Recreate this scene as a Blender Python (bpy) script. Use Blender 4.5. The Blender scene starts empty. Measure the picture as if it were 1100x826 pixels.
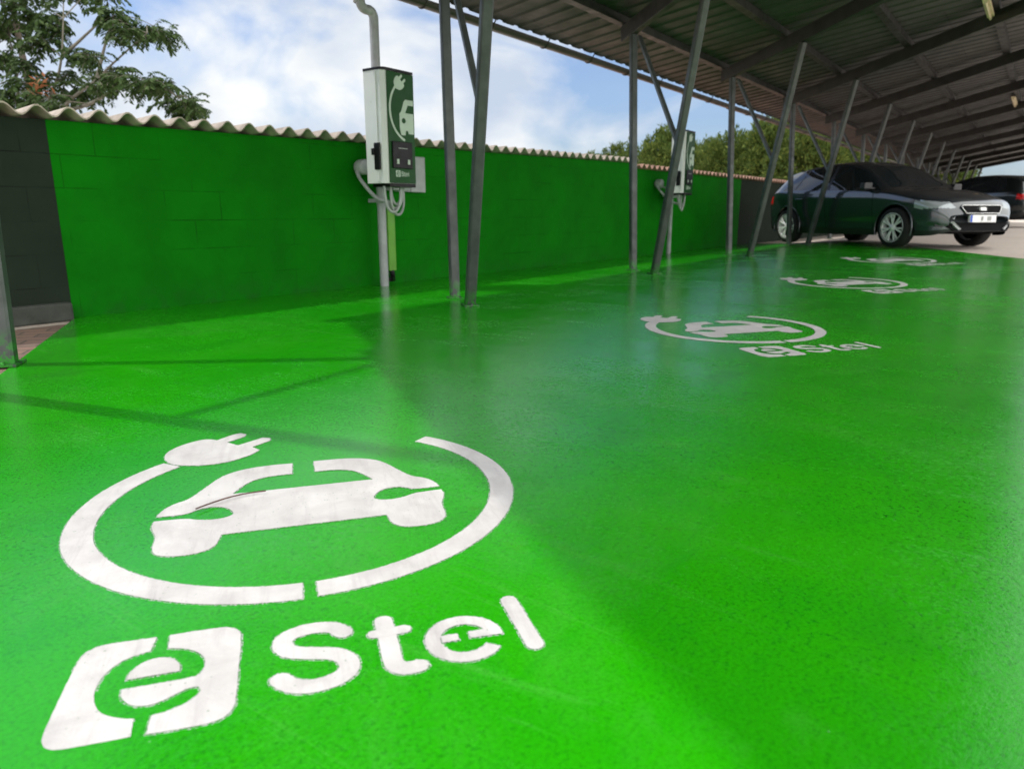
import bpy, bmesh, math, random
from mathutils import Vector, Matrix
R = math.radians
random.seed(7)
S = bpy.context.scene
COL = S.collection

# ------------------------------------------------------------------ camera
RV = Vector((0.589067, -0.808084, 0.000799)).normalized()
FV = Vector((0.785734, 0.572544, -0.234127)).normalized()
UV = RV.cross(FV).normalized()
CAM = Vector((-0.9538, -1.2813, 0.62))
cd = bpy.data.cameras.new('camera'); cam = bpy.data.objects.new('camera', cd); COL.objects.link(cam)
m = Matrix((RV, UV, -FV)).transposed().to_4x4(); m.translation = CAM
cam.matrix_world = m
cd.sensor_width = 36.0; cd.lens = 764.5 / 1100 * 36
cd.clip_start = 0.02; cd.clip_end = 2000
cd.dof.use_dof = True; cd.dof.focus_distance = 2.0; cd.dof.aperture_fstop = 4.6
S.camera = cam
S.render.resolution_x = 1024; S.render.resolution_y = 768

# ------------------------------------------------------------------ light and exposure
TO_SUN = Vector((-0.37, 0.56, 1.0)).normalized()
EXPOSURE = 0.63
SUN = 1.5; SKY = 0.15
S.view_settings.view_transform = 'Standard'; S.view_settings.look = 'None'
S.view_settings.gamma = 1.0; S.view_settings.use_curve_mapping = False
S.view_settings.exposure = EXPOSURE
sd = bpy.data.lights.new('sun', 'SUN'); sd.energy = SUN; sd.angle = R(1.2); sd.color = (1.0, 0.955, 0.88)
so = bpy.data.objects.new('sun', sd); COL.objects.link(so); so.rotation_euler = TO_SUN.to_track_quat('Z', 'Y').to_euler()
so.location = (-4, 6, 12)

w = bpy.data.worlds.new('World'); S.world = w; w.use_nodes = True
nt = w.node_tree; N = nt.nodes; N.clear()
def wn(t, **k):
    n = N.new(t)
    for a, b in k.items(): setattr(n, a, b)
    return n
out = wn('ShaderNodeOutputWorld'); bg = wn('ShaderNodeBackground'); bg.inputs['Strength'].default_value = SKY
sky = wn('ShaderNodeTexSky', sky_type='NISHITA', sun_disc=False, sun_elevation=math.asin(TO_SUN.z), sun_rotation=math.atan2(TO_SUN.x, TO_SUN.y))
sky.air_density = 1.0; sky.dust_density = 1.6; sky.ozone_density = 1.2
tc = wn('ShaderNodeTexCoord')
mp = wn('ShaderNodeMapping'); mp.inputs['Scale'].default_value = (1.0, 1.0, 2.1); mp.inputs['Location'].default_value = (0.35, 0.1, 0.0)
n1 = wn('ShaderNodeTexNoise'); n1.inputs['Scale'].default_value = 3.4; n1.inputs['Detail'].default_value = 9; n1.inputs['Roughness'].default_value = 0.52; n1.inputs['Distortion'].default_value = 0.35
rp = wn('ShaderNodeValToRGB'); rp.color_ramp.elements[0].position = 0.45; rp.color_ramp.elements[1].position = 0.59
rp.color_ramp.elements[0].color = (0.12, 0.12, 0.12, 1); rp.color_ramp.elements[1].color = (1, 1, 1, 1)
n2 = wn('ShaderNodeTexNoise'); n2.inputs['Scale'].default_value = 5.0; n2.inputs['Detail'].default_value = 6
rp2 = wn('ShaderNodeValToRGB'); rp2.color_ramp.elements[0].color = (2.55, 2.95, 3.6, 1); rp2.color_ramp.elements[1].color = (4.5, 4.55, 4.5, 1)
rp2.color_ramp.elements[0].position = 0.35; rp2.color_ramp.elements[1].position = 0.65
mx = wn('ShaderNodeMixRGB')
L = nt.links.new
L(tc.outputs['Generated'], mp.inputs['Vector']); L(mp.outputs[0], n1.inputs['Vector']); L(mp.outputs[0], n2.inputs['Vector'])
L(n1.outputs['Fac'], rp.inputs[0]); L(n2.outputs['Fac'], rp2.inputs[0])
L(rp.outputs[0], mx.inputs['Fac']); mu = wn('ShaderNodeMixRGB', blend_type='MULTIPLY'); mu.inputs['Fac'].default_value = 1.0; mu.inputs['Color2'].default_value = (0.48, 0.56, 0.70, 1)
L(sky.outputs[0], mu.inputs['Color1']); L(mu.outputs[0], mx.inputs['Color1']); L(rp2.outputs[0], mx.inputs['Color2'])
# unseen brighter sky behind the camera, added to lift the shade and car nose
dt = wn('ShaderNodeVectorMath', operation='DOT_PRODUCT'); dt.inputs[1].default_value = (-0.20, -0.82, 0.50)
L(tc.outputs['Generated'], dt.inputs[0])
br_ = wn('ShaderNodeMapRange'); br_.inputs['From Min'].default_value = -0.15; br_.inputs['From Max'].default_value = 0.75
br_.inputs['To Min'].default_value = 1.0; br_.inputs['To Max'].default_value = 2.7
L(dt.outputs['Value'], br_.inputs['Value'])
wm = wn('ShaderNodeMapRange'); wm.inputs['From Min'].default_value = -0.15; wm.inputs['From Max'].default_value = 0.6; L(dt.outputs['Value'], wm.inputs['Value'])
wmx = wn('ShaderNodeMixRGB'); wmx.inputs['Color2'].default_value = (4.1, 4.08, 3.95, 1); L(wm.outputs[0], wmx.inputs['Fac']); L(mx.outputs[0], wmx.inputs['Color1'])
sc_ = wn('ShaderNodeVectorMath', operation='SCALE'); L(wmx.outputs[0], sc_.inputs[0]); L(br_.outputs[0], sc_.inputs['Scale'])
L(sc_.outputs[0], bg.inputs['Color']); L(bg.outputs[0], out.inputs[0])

# ------------------------------------------------------------------ materials
class Mat:
    def __init__(s, name, col=(.5,.5,.5), rough=.6, metal=0.0, spec=.5):
        s.m = bpy.data.materials.new(name); s.m.use_nodes = True
        s.nt = s.m.node_tree; s.b = s.nt.nodes['Principled BSDF']
        s.b.inputs['Base Color'].default_value = (*col, 1); s.b.inputs['Roughness'].default_value = rough
        s.b.inputs['Metallic'].default_value = metal; s.b.inputs['Specular IOR Level'].default_value = spec
        s.tc = None
    def n(s, t, **k):
        n = s.nt.nodes.new(t)
        for a, b in k.items():
            if a in n.inputs: n.inputs[a].default_value = b
            else: setattr(n, a, b)
        return n
    def l(s, a, b): s.nt.links.new(a, b)
    def co(s, scale=(1,1,1), rot=(0,0,0)):
        if not s.tc: s.tc = s.n('ShaderNodeTexCoord')
        mp = s.n('ShaderNodeMapping'); mp.inputs['Scale'].default_value = scale; mp.inputs['Rotation'].default_value = rot
        s.l(s.tc.outputs['Object'], mp.inputs[0]); return mp.outputs[0]
    def noise(s, scale, detail=5, rough=.55, stretch=(1,1,1), dist=0, rot=(0,0,0)):
        n = s.n('ShaderNodeTexNoise'); n.inputs['Scale'].default_value = scale; n.inputs['Detail'].default_value = detail
        n.inputs['Roughness'].default_value = rough; n.inputs['Distortion'].default_value = dist
        s.l(s.co(stretch, rot), n.inputs['Vector']); return n.outputs['Fac']
    def ramp(s, src, *stops):
        r = s.n('ShaderNodeValToRGB'); e = r.color_ramp.elements
        while len(e) < len(stops): e.new(.5)
        for i, (p, c) in enumerate(stops):
            e[i].position = p; e[i].color = (c, c, c, 1) if isinstance(c, (int, float)) else (*c, 1)
        s.l(src, r.inputs[0]); return r.outputs[0]
    def mix(s, fac, a, b, mode='MIX'):
        x = s.n('ShaderNodeMixRGB'); x.blend_type = mode
        for k, v in (('Fac', fac), ('Color1', a), ('Color2', b)):
            if isinstance(v, (int, float)): x.inputs[k].default_value = v if k == 'Fac' else (v, v, v, 1)
            elif isinstance(v, tuple): x.inputs[k].default_value = (*v, 1)
            else: s.l(v, x.inputs[k])
        return x.outputs[0]
    def math(s, op, a, b=0.0):
        x = s.n('ShaderNodeMath'); x.operation = op
        for i, v in enumerate((a, b)):
            if isinstance(v, (int, float)): x.inputs[i].default_value = v
            else: s.l(v, x.inputs[i])
        return x.outputs[0]
    def bump(s, h, strength=.3, dist=.01):
        b = s.n('ShaderNodeBump'); b.inputs['Strength'].default_value = strength; b.inputs['Distance'].default_value = dist
        s.l(h, b.inputs['Height']); s.l(b.outputs[0], s.b.inputs['Normal'])
    def col(s, o): s.l(o, s.b.inputs['Base Color'])
    def rgh(s, o): s.l(o, s.b.inputs['Roughness'])

MT = {}
def simple(name, col, rough=.6, metal=0, spec=.5, var=.25, scale=6, bump=0, bscale=60):
    a = Mat(name, col, rough, metal, spec)
    lo = tuple(c * (1 - var) for c in col); hi = tuple(min(1, c * (1 + var)) for c in col)
    n = a.noise(scale, 6, .6)
    a.col(a.ramp(n, (.3, lo), (.7, hi)))
    a.rgh(a.ramp(a.noise(scale * 2.3, 4), (.3, max(.03, rough - .1)), (.7, min(1, rough + .1))))
    if bump: a.bump(a.noise(bscale, 4), bump, .004)
    MT[name] = a.m; return a.m

# glossy green floor paint over trowelled concrete
a = Mat('green_floor_paint', (.012, .38, .004), .3)
big = a.noise(.55, 5, .6, dist=.6); mid = a.noise(4.0, 7, .65, dist=.8); fine = a.noise(60, 5, .7)
c1 = a.ramp(big, (.30, (.010, .29, .002)), (.72, (.026, .385, .002)))
c2 = a.mix(a.ramp(mid, (.45, 0.0), (.75, .5)), c1, (.010, .29, .004))
dust = a.ramp(a.noise(1.3, 9, .72, (1, 1, 1), 1.2), (.50, 0.0), (.78, .38))
c3 = a.mix(dust, c2, (.085, .38, .05))
vor = a.n('ShaderNodeTexVoronoi'); vor.inputs['Scale'].default_value = 22; a.l(a.co(), vor.inputs['Vector'])
speck = a.math('MULTIPLY', a.ramp(vor.outputs['Distance'], (.0, 1.0), (.05, 0.0)), a.ramp(a.noise(5, 2), (.60, 0.0), (.64, 1.0)))
c4 = a.mix(a.math('MULTIPLY', speck, .55), c3, (.32, .50, .30))
vor2 = a.n('ShaderNodeTexVoronoi'); vor2.inputs['Scale'].default_value = 9; a.l(a.co(), vor2.inputs['Vector'])
spk2 = a.math('MULTIPLY', a.ramp(vor2.outputs['Distance'], (.0, 1.0), (.035, 0.0)), a.ramp(a.noise(3.3, 2), (.56, 0.0), (.6, 1.0)))
c5 = a.mix(a.math('MULTIPLY', spk2, .6), c4, (.05, .09, .03))
pit = a.math('MULTIPLY', a.ramp(a.noise(75, 4, .75), (.36, 1.0), (.46, 0.0)), a.ramp(a.noise(1.8, 5, .6), (.40, .15), (.62, .75)))
c5 = a.mix(pit, c5, (.006, .20, .006))
scr = a.ramp(a.noise(3.2, 9, .8, (1, .12, 1), 2.6, (0, 0, R(28))), (.56, 0.0), (.72, .42))
c5 = a.mix(scr, c5, (.10, .44, .06))
scr2 = a.ramp(a.noise(2.6, 9, .8, (.14, 1, 1), 3.0, (0, 0, R(5))), (.57, 0.0), (.73, .40))
c5 = a.mix(scr2, c5, (.004, .24, .006))
grain = a.ramp(a.noise(150, 5, .8), (.36, .62), (.50, 1.0), (.66, 1.22))
c5 = a.mix(a.ramp(a.noise(2.2, 4), (.3, .45), (.65, 1.0)), c5, a.mix(1.0, c5, grain, 'MULTIPLY'))
stain = a.math('MULTIPLY', a.ramp(a.noise(7, 7, .7), (.60, 0.0), (.72, 1.0)), a.ramp(a.noise(.9, 3), (.52, 0.0), (.62, .45)))
c5 = a.mix(stain, c5, (.06, .20, .008))
wv = a.n('ShaderNodeTexWave'); wv.wave_type = 'RINGS'; wv.inputs['Scale'].default_value = .42; wv.inputs['Distortion'].default_value = 2.2; wv.inputs['Detail'].default_value = 4; wv.inputs['Detail Scale'].default_value = 1.4
mpw = a.n('ShaderNodeMapping'); mpw.inputs['Location'].default_value = (-7.5, 4.5, 0); a.l(a.tc.outputs['Object'], mpw.inputs[0]); a.l(mpw.outputs[0], wv.inputs['Vector'])
tyre = a.math('MULTIPLY', a.ramp(wv.outputs['Fac'], (.90, 0.0), (.97, 1.0)), a.ramp(a.noise(1.6, 6, .7), (.50, 0.0), (.70, .35)))
c5 = a.mix(tyre, c5, (.012, .15, .010))
a.col(c5)
# swirling trowel marks and worn patches in the gloss
sw = a.noise(2.2, 8, .7, (1, .28, 1), 2.0, (0, 0, R(-20))); sw2 = a.noise(1.1, 6, .6, (.5, 1.2, 1), 1.5)
a.rgh(a.ramp(a.math('ADD', a.math('MULTIPLY', sw, .6), a.math('MULTIPLY', sw2, .4)), (.36, .06), (.50, .12), (.66, .26)))
h = a.math('ADD', a.math('MULTIPLY', fine, .6), a.math('ADD', a.math('MULTIPLY', sw, 1.2), a.math('MULTIPLY', a.noise(170, 4, .7), .55)))
rg = a.b.inputs['Roughness'].links[0].from_socket
stip = a.math('MULTIPLY', a.ramp(a.noise(65, 5, .8), (.46, 0.0), (.58, .20)), a.ramp(a.noise(1.1, 5, .65), (.40, .25), (.60, 1.0)))
a.rgh(a.math('ADD', rg, stip)); a.b.inputs['Specular IOR Level'].default_value = .62
h = a.math('ADD', h, a.math('MULTIPLY', a.math('MULTIPLY', a.noise(48, 6, .8, (1, .55, 1), .5), a.ramp(a.noise(1.4, 4), (.40, .10), (.62, 1.0))), 1.7))
a.bump(h, .17, .0035)
MT['floor'] = a.m

def painted_block(name, c, dark):
    a = Mat(name, c, .8, 0, .12)
    br = a.n('ShaderNodeTexBrick'); br.inputs['Scale'].default_value = 1.0; br.inputs['Mortar Size'].default_value = .0035
    br.inputs['Mortar Smooth'].default_value = .4; br.inputs['Brick Width'].default_value = .40; br.inputs['Row Height'].default_value = .19
    br.inputs['Color1'].default_value = (1,1,1,1); br.inputs['Color2'].default_value = (.9,.9,.9,1); br.inputs['Mortar'].default_value = (0,0,0,1)
    tc = a.n('ShaderNodeTexCoord'); sep = a.n('ShaderNodeSeparateXYZ'); cb = a.n('ShaderNodeCombineXYZ')
    a.l(tc.outputs['Object'], sep.inputs[0]); a.l(sep.outputs['X'], cb.inputs['X']); a.l(sep.outputs['Z'], cb.inputs['Y']); a.l(cb.outputs[0], br.inputs['Vector'])
    n = a.noise(2.5, 7, .65); n2 = a.noise(14, 5, .6)
    base = a.ramp(n, (.3, tuple(x * .78 for x in c)), (.7, tuple(x * 1.12 for x in c)))
    # mortar shows only where the paint has not filled it
    gap = a.math('MULTIPLY', br.outputs['Fac'], a.ramp(a.noise(2.6, 4), (.44, 0.0), (.66, 1.0)))
    drip = a.ramp(a.noise(5, 6, .7, (1, 1, .10), .3), (.58, 0.0), (.80, .22))
    base = a.mix(drip, base, tuple(x * .55 for x in c))
    foot = a.math('MULTIPLY', a.ramp(sep.outputs['Z'], (.0, 1.0), (.20, 0.0)), a.ramp(a.noise(9, 6, .7), (.42, 0.0), (.66, .6)))
    base = a.mix(foot, base, tuple(x * .5 + .012 for x in c))
    a.col(a.mix(gap, base, dark))
    a.bump(a.math('SUBTRACT', a.math('MULTIPLY', n2, .5), a.math('MULTIPLY', gap, .9)), .5, .006)
    MT[name] = a.m
painted_block('green_wall', (.0015, .165, .001), (.002, .085, .001))
painted_block('dark_wall', (.019, .029, .019), (.008, .010, .008))

a = Mat('white_road_paint', (.74, .74, .74), .5)
c = a.ramp(a.noise(9, 8, .65, (1, 1, 1), .4), (.3, (.49, .465, .455)), (.65, (.68, .66, .645)))
st = a.ramp(a.noise(7, 9, .75, (4, .5, 1), .6, (0, 0, R(25))), (.50, 0.0), (.74, .7))
c = a.mix(st, c, (.40, .37, .37))
v = a.n('ShaderNodeTexVoronoi'); v.inputs['Scale'].default_value = 70; a.l(a.co(), v.inputs['Vector'])
ck = a.math('MULTIPLY', a.ramp(v.outputs['Distance'], (.06, 1.0), (.14, 0.0)), a.ramp(a.noise(5, 4), (.42, 0.0), (.56, 1.0)))
c = a.mix(a.math('MULTIPLY', ck, .8), c, (.16, .27, .15))
a.col(c); a.bump(a.noise(110, 4, .65), .3, .003); MT['paint_white'] = a.m
a = Mat('white_overspray', (.62, .66, .62), .5); tr = a.n('ShaderNodeBsdfTransparent'); ms = a.n('ShaderNodeMixShader')
a.l(a.ramp(a.noise(220, 3, .7), (.44, .05), (.60, .75)), ms.inputs[0]); a.l(tr.outputs[0], ms.inputs[1]); a.l(a.b.outputs[0], ms.inputs[2]); a.l(ms.outputs[0], a.nt.nodes['Material Output'].inputs[0])
a.col(a.ramp(a.noise(12, 4), (.3, (.55, .60, .55)), (.7, (.66, .69, .66)))); MT['overspray'] = a.m

a = Mat('outer_pavement', (.33, .30, .28), .85)
a.col(a.mix(a.ramp(a.noise(18, 8, .7), (.4, 0.0), (.8, .5)), a.ramp(a.noise(.5, 6), (.3, (.52, .43, .36)), (.7, (.62, .54, .47))), (.22, .20, .19)))
a.bump(a.noise(90, 4), .4, .006); MT['pavement'] = a.m

a = Mat('brick_paving', (.25, .15, .12), .85)
br = a.n('ShaderNodeTexBrick'); br.inputs['Scale'].default_value = 1.0; br.inputs['Brick Width'].default_value = .2; br.inputs['Row Height'].default_value = .1
br.inputs['Mortar Size'].default_value = .006; br.inputs['Color1'].default_value = (.27,.16,.12,1); br.inputs['Color2'].default_value = (.19,.12,.10,1); br.inputs['Mortar'].default_value = (.06,.055,.045,1)
a.l(a.co((1,1,1), (0,0,R(37))), br.inputs['Vector'])
a.col(a.mix(a.ramp(a.noise(7, 6), (.35, 0.0), (.75, .5)), br.outputs['Color'], (.15, .13, .09)))
a.bump(a.math('SUBTRACT', a.noise(60, 4), br.outputs['Fac']), .5, .006); MT['pavers'] = a.m

simple('galvanised', (.105, .115, .112), .45, .4, .5, .3, 7, .15, 90)
a = Mat('post_steel', (.105, .115, .112), .45, .4)
base = a.ramp(a.noise(7, 6, .6), (.3, (.050, .056, .054)), (.7, (.095, .103, .10)))
base = a.mix(a.ramp(a.noise(3.5, 8, .75, (1, 1, .3)), (.60, 0.0), (.74, .5)), base, (.12, .085, .06))
sp_ = a.n('ShaderNodeSeparateXYZ'); a.co(); a.l(a.tc.outputs['Object'], sp_.inputs[0])
ft = a.math('MULTIPLY', a.ramp(sp_.outputs['Z'], (.02, 1.0), (.16, 0.0)), a.ramp(a.noise(28, 4, .7), (.44, 0.0), (.52, .9)))
base = a.mix(ft, base, (.02, .26, .01)); a.col(base); a.rgh(a.ramp(a.noise(16, 4), (.3, .38), (.7, .6))); MT['post_steel'] = a.m
simple('rafter_steel', (.045, .044, .041), .5, .35, .5, .3, 4)
simple('purlin_steel', (.035, .035, .034), .5, .3, .5, .3, 4)
a = Mat('roof_sheet', (.095, .088, .078), .5, .1)
br = a.n('ShaderNodeTexBrick'); br.inputs['Scale'].default_value = 1.0; br.inputs['Brick Width'].default_value = 3.1; br.inputs['Row Height'].default_value = 1.04; br.inputs['Mortar Size'].default_value = .006
br.inputs['Color1'].default_value = (.062, .061, .058, 1); br.inputs['Color2'].default_value = (.044, .044, .043, 1); br.inputs['Mortar'].default_value = (.02, .019, .018, 1)
a.l(a.co((1, 1, 1), (0, 0, R(90))), br.inputs['Vector'])
c = a.mix(a.ramp(a.noise(2.0, 7, .7, (1, .25, 1), .4), (.50, 0.0), (.76, .6)), br.outputs['Color'], (.05, .042, .034))
c = a.mix(a.ramp(a.noise(4.5, 7, .75), (.62, 0.0), (.74, .7)), c, (.08, .045, .027))
a.col(c); a.rgh(a.ramp(a.noise(5, 4), (.3, .42), (.7, .68))); MT['roof_sheet'] = a.m
simple('gutter_metal', (.055, .05, .045), .4, .3, .5, .25, 4)
simple('fibre_cement', (.42, .36, .30), .9, 0, .3, .35, 8, .4, 70)
simple('terracotta_cement', (.40, .24, .18), .9, 0, .3, .35, 8, .4, 70)
simple('concrete_curb', (.055, .06, .052), .85, 0, .3, .3, 8, .4, 60)
simple('grey_pvc', (.34, .35, .36), .45, 0, .5, .2, 8)
simple('charger_white', (.62, .64, .62), .35, 0, .5, .05, 5)
simple('charger_green', (.006, .065, .010), .4, 0, .2, .12, 5)
simple('charger_black', (.008, .008, .009), .35, 0, .2, .2, 6)
simple('decal_pale', (.50, .60, .50), .45, 0, .5, .08, 9)
simple('cable_grey', (.36, .38, .37), .5, 0, .5, .15, 12)
simple('duct_green', (.13, .36, .03), .5, 0, .5, .15, 8)
simple('lamp_yellowed', (.62, .52, .33), .5, 0, .5, .15, 8)
simple('bark', (.15, .125, .10), .9, 0, .2, .35, 9, .6, 40)
simple('twig', (.16, .15, .12), .9, 0, .2, .3, 9)
simple('black_rubber', (.013, .013, .013), .75, 0, .3, .2, 20)
simple('alloy', (.78, .78, .77), .35, .2, .5, .08, 12)
simple('chrome', (.75, .76, .76), .15, .9, .5, .04, 12)
simple('trim_black', (.010, .010, .011), .4, 0, .5, .2, 12)
simple('plate_white', (.78, .78, .78), .4, 0, .5, .03, 12)
simple('plate_blue', (.02, .08, .45), .4, 0, .5, .05, 12)
simple('lamp_clear', (.36, .39, .41), .12, .3, .6, .05, 15)
simple('lamp_red', (.45, .012, .012), .15, 0, .6, .1, 15)
simple('sign_red', (.55, .04, .03), .5, 0, .5, .1, 5)
simple('interior', (.010, .010, .011), .9, 0, .1, .2, 6)
simple('twig_brown', (.10, .055, .045), .9, 0, .2, .3, 30)
def paint(name, col):
    a = Mat(name, col, .32, .45, .5); a.b.inputs['Coat Weight'].default_value = 1.0; a.b.inputs['Coat IOR'].default_value = 1.65; a.b.inputs['Coat Roughness'].default_value = .05
    a.col(a.ramp(a.noise(500, 2), (.3, tuple(x * .75 for x in col)), (.7, tuple(x * 1.25 for x in col))))
    MT[name] = a.m
paint('paint_green_black', (.024, .031, .038)); paint('paint_grey_black', (.010, .015, .016))
a = Mat('car_glass', (.012, .016, .018), .03, 0, .8); a.rgh(a.ramp(a.noise(6, 3), (.3, .02), (.7, .06))); MT['glass'] = a.m

def foliage(name, c0, c1, c2):
    a = Mat(name, c0, .65, 0, .15)
    g = a.n('ShaderNodeNewGeometry')
    r = a.ramp(g.outputs['Random Per Island'], (.0, c0), (.55, c1), (1.0, c2))
    r = a.mix(a.ramp(a.noise(.9, 3), (.35, 0.0), (.7, .6)), r, c1)
    a.col(r)
    tr = a.n('ShaderNodeBsdfTranslucent'); mxs = a.n('ShaderNodeMixShader'); mxs.inputs[0].default_value = .28
    a.l(r, tr.inputs[0]); o = a.nt.nodes['Material Output']
    a.l(a.b.outputs[0], mxs.inputs[1]); a.l(tr.outputs[0], mxs.inputs[2]); a.l(mxs.outputs[0], o.inputs[0])
    MT[name] = a.m
foliage('leaf_dark', (.022, .048, .011), (.042, .078, .020), (.095, .14, .048))
foliage('leaf_pine', (.038, .070, .014), (.080, .120, .024), (.18, .21, .042))
foliage('leaf_orange', (.30, .10, .04), (.36, .15, .07), (.40, .20, .10))

# ------------------------------------------------------------------ helpers
class MB:
    """collects boxes, tubes and faces that end up as ONE mesh object"""
    def __init__(s): s.v = []; s.f = []; s.sm = []
    def add(s, vs, fs, smooth=False):
        o = len(s.v); s.v += [tuple(v) for v in vs]
        for f in fs: s.f.append(tuple(i + o for i in f)); s.sm.append(smooth)
    def box(s, c, d, M=None):
        x, y, z = d[0]/2, d[1]/2, d[2]/2
        vs = [Vector((a*x, b*y, e*z)) for a in (-1,1) for b in (-1,1) for e in (-1,1)]
        if M is not None: vs = [M @ v for v in vs]
        vs = [v + Vector(c) for v in vs]
        s.add(vs, [(0,1,3,2),(4,6,7,5),(0,4,5,1),(2,3,7,6),(0,2,6,4),(1,5,7,3)])
    def bar(s, p, q, wd, ht, side=None, ch=0.0):
        """square bar from p to q; side = approximate direction of the wd axis"""
        p, q = Vector(p), Vector(q); d = (q - p).normalized()
        side = Vector(side) if side is not None else Vector((0,0,1)).cross(d)
        if side.length < 1e-5: side = Vector((1,0,0))
        up = d.cross(side).normalized(); side = up.cross(d).normalized()
        if ch <= 0: pr = [(-.5,-.5),(.5,-.5),(.5,.5),(-.5,.5)]
        else:
            a, b = ch/wd, ch/ht
            pr = [(-.5+a,-.5),(.5-a,-.5),(.5,-.5+b),(.5,.5-b),(.5-a,.5),(-.5+a,.5),(-.5,.5-b),(-.5,-.5+b)]
        n = len(pr)
        vs = [e + side*(x*wd) + up*(y*ht) for e in (p, q) for x, y in pr]
        s.add(vs, [(i, (i+1) % n, n + (i+1) % n, n + i) for i in range(n)] + [tuple(range(n))[::-1], tuple(range(n, 2*n))])
    def tube(s, pts, r, n=12, caps=True, r2=None):
        pts = [Vector(p) for p in pts]; N_ = len(pts); rings = []
        prev = None
        for i, p in enumerate(pts):
            d = (pts[min(i+1, N_-1)] - pts[max(i-1, 0)]).normalized()
            if prev is None:
                a = Vector((0,0,1)) if abs(d.z) < .9 else Vector((1,0,0)); u = d.cross(a).normalized()
            else: u = (prev - d * prev.dot(d)).normalized()
            prev = u; v = d.cross(u)
            rr = r if r2 is None else r + (r2 - r) * i / (N_ - 1)
            if isinstance(r, (list, tuple)): rr = r[i]
            rings.append([p + (u*math.cos(t) + v*math.sin(t)) * rr for t in [2*math.pi*k/n for k in range(n)]])
        vs = [v for rg in rings for v in rg]
        fs = [(i*n+k, i*n+(k+1) % n, (i+1)*n+(k+1) % n, (i+1)*n+k) for i in range(N_-1) for k in range(n)]
        s.add(vs, fs, True)
        if caps: s.add(rings[0], [tuple(range(n))[::-1]]); s.add(rings[-1], [tuple(range(n))])
    def lathe(s, prof, c, axis='y', n=32):
        """prof = [(radius, height along the axis)]"""
        vs = []
        for r, h_ in prof:
            for k in range(n):
                t = 2*math.pi*k/n; a, b = r*math.cos(t), r*math.sin(t)
                vs.append(Vector(c) + (Vector((a, h_, b)) if axis == 'y' else Vector((a, b, h_)) if axis == 'z' else Vector((h_, a, b))))
        s.add(vs, [(i*n+k, i*n+(k+1) % n, (i+1)*n+(k+1) % n, (i+1)*n+k) for i in range(len(prof)-1) for k in range(n)], True)
    def build(s, name, mat, parent=None, bevel=0):
        me = bpy.data.meshes.new(name); me.from_pydata(s.v, [], s.f); me.materials.append(MT[mat])
        me.polygons.foreach_set('use_smooth', s.sm); me.update()
        bm = bmesh.new(); bm.from_mesh(me); bmesh.ops.recalc_face_normals(bm, faces=bm.faces); bm.to_mesh(me); bm.free()
        o = bpy.data.objects.new(name, me); COL.objects.link(o)
        if parent: o.parent = parent
        if bevel:
            b = o.modifiers.new('bevel', 'BEVEL'); b.width = bevel; b.segments = 2; b.limit_method = 'ANGLE'
        return o
def tag(o, label=None, cat=None, group=None, kind=None):
    for k, v in (('label', label), ('category', cat), ('group', group), ('kind', kind)):
        if v: o[k] = v
    return o
def empty(name, loc=(0,0,0), rz=0, **k):
    o = bpy.data.objects.new(name, None); COL.objects.link(o); o.location = loc; o.rotation_euler = (0,0,rz)
    o.empty_display_size = .2
    return tag(o, **k)
def copy_tree(o, parent=None):
    c = o.copy(); COL.objects.link(c); c.parent = parent
    for ch in list(o.children): copy_tree(ch, c)
    return c
def rawmesh(name, vs, fs, mat, parent=None, smooth=False):
    me = bpy.data.meshes.new(name); me.from_pydata(vs, [], fs); me.materials.append(MT[mat])
    if smooth: me.polygons.foreach_set('use_smooth', [True]*len(fs))
    me.update(); o = bpy.data.objects.new(name, me); COL.objects.link(o)
    if parent: o.parent = parent
    return o

# gentle fall of the yard: it rises along the bays and drains towards the wall
def gy(y):
    t = min(1, max(0, (y-1.0)/2.4)); return 1 - .8*t*t*(3-2*t)
def qx(x):
    x = max(x, 0)
    if x < 12: return .0009*x*x + .003*x
    return .1656 + .0246*8*(1-math.exp(-(x-12)/8))*.4
def zg(x, y): return qx(x) * gy(y)
def gpt(x, y, dz=0): return (x, y, zg(x, y) + dz)

# ------------------------------------------------------------------ ground
def axis_vals(lo, hi, fine_lo, fine_hi, step):
    v = []; x = fine_lo
    while x <= fine_hi + 1e-6: v.append(x); x += step
    g = step
    while v[-1] < hi: g *= 1.5; v.append(v[-1] + g)
    g = step
    while v[0] > lo: g *= 1.5; v.insert(0, v[0] - g)
    return v
def sheet(name, mat, xs, ys, fn):
    vs = [fn(x, y) for y in ys for x in xs]; n = len(xs)
    fs = [(j*n+i, j*n+i+1, (j+1)*n+i+1, (j+1)*n+i) for j in range(len(ys)-1) for i in range(n-1)]
    return tag(rawmesh(name, vs, fs, mat, smooth=True), kind='structure')
xs = axis_vals(-500, 700, -6, 44, .5); ys = axis_vals(-500, 700, -8, 8, .4)
sheet('ground', 'pavement', xs, ys, lambda x, y: gpt(x, y, -.012))
WALL_Y = 3.40
def x_near(y): return .90 + .62*(y-3.30)
FARB = [(-7, 3.0), (-1.15, 9.35), (.23, 11.11), (1.86, 12.5), (3.4, 13.6)]
def x_far(y):
    for (a, xa), (b, xb) in zip(FARB, FARB[1:]):
        if y <= b: return xa + (xb-xa)*(y-a)/(b-a)
    return FARB[-1][1]
ts = [i/60 for i in range(61)]; yv = [-7 + (WALL_Y+7)*i/60 for i in range(61)]
sheet('green_floor', 'floor', ts, yv, lambda t, y: gpt(x_near(y) + t*(x_far(y)-x_near(y)), y, 0))
tv = [i/8 for i in range(9)]
sheet('brick_pavement', 'pavers', tv, [WALL_Y-.20 - i*.5 for i in range(10)], lambda t, y: (x_near(y) + .02 - 3.5*(1-t), y, -.006))

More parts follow.
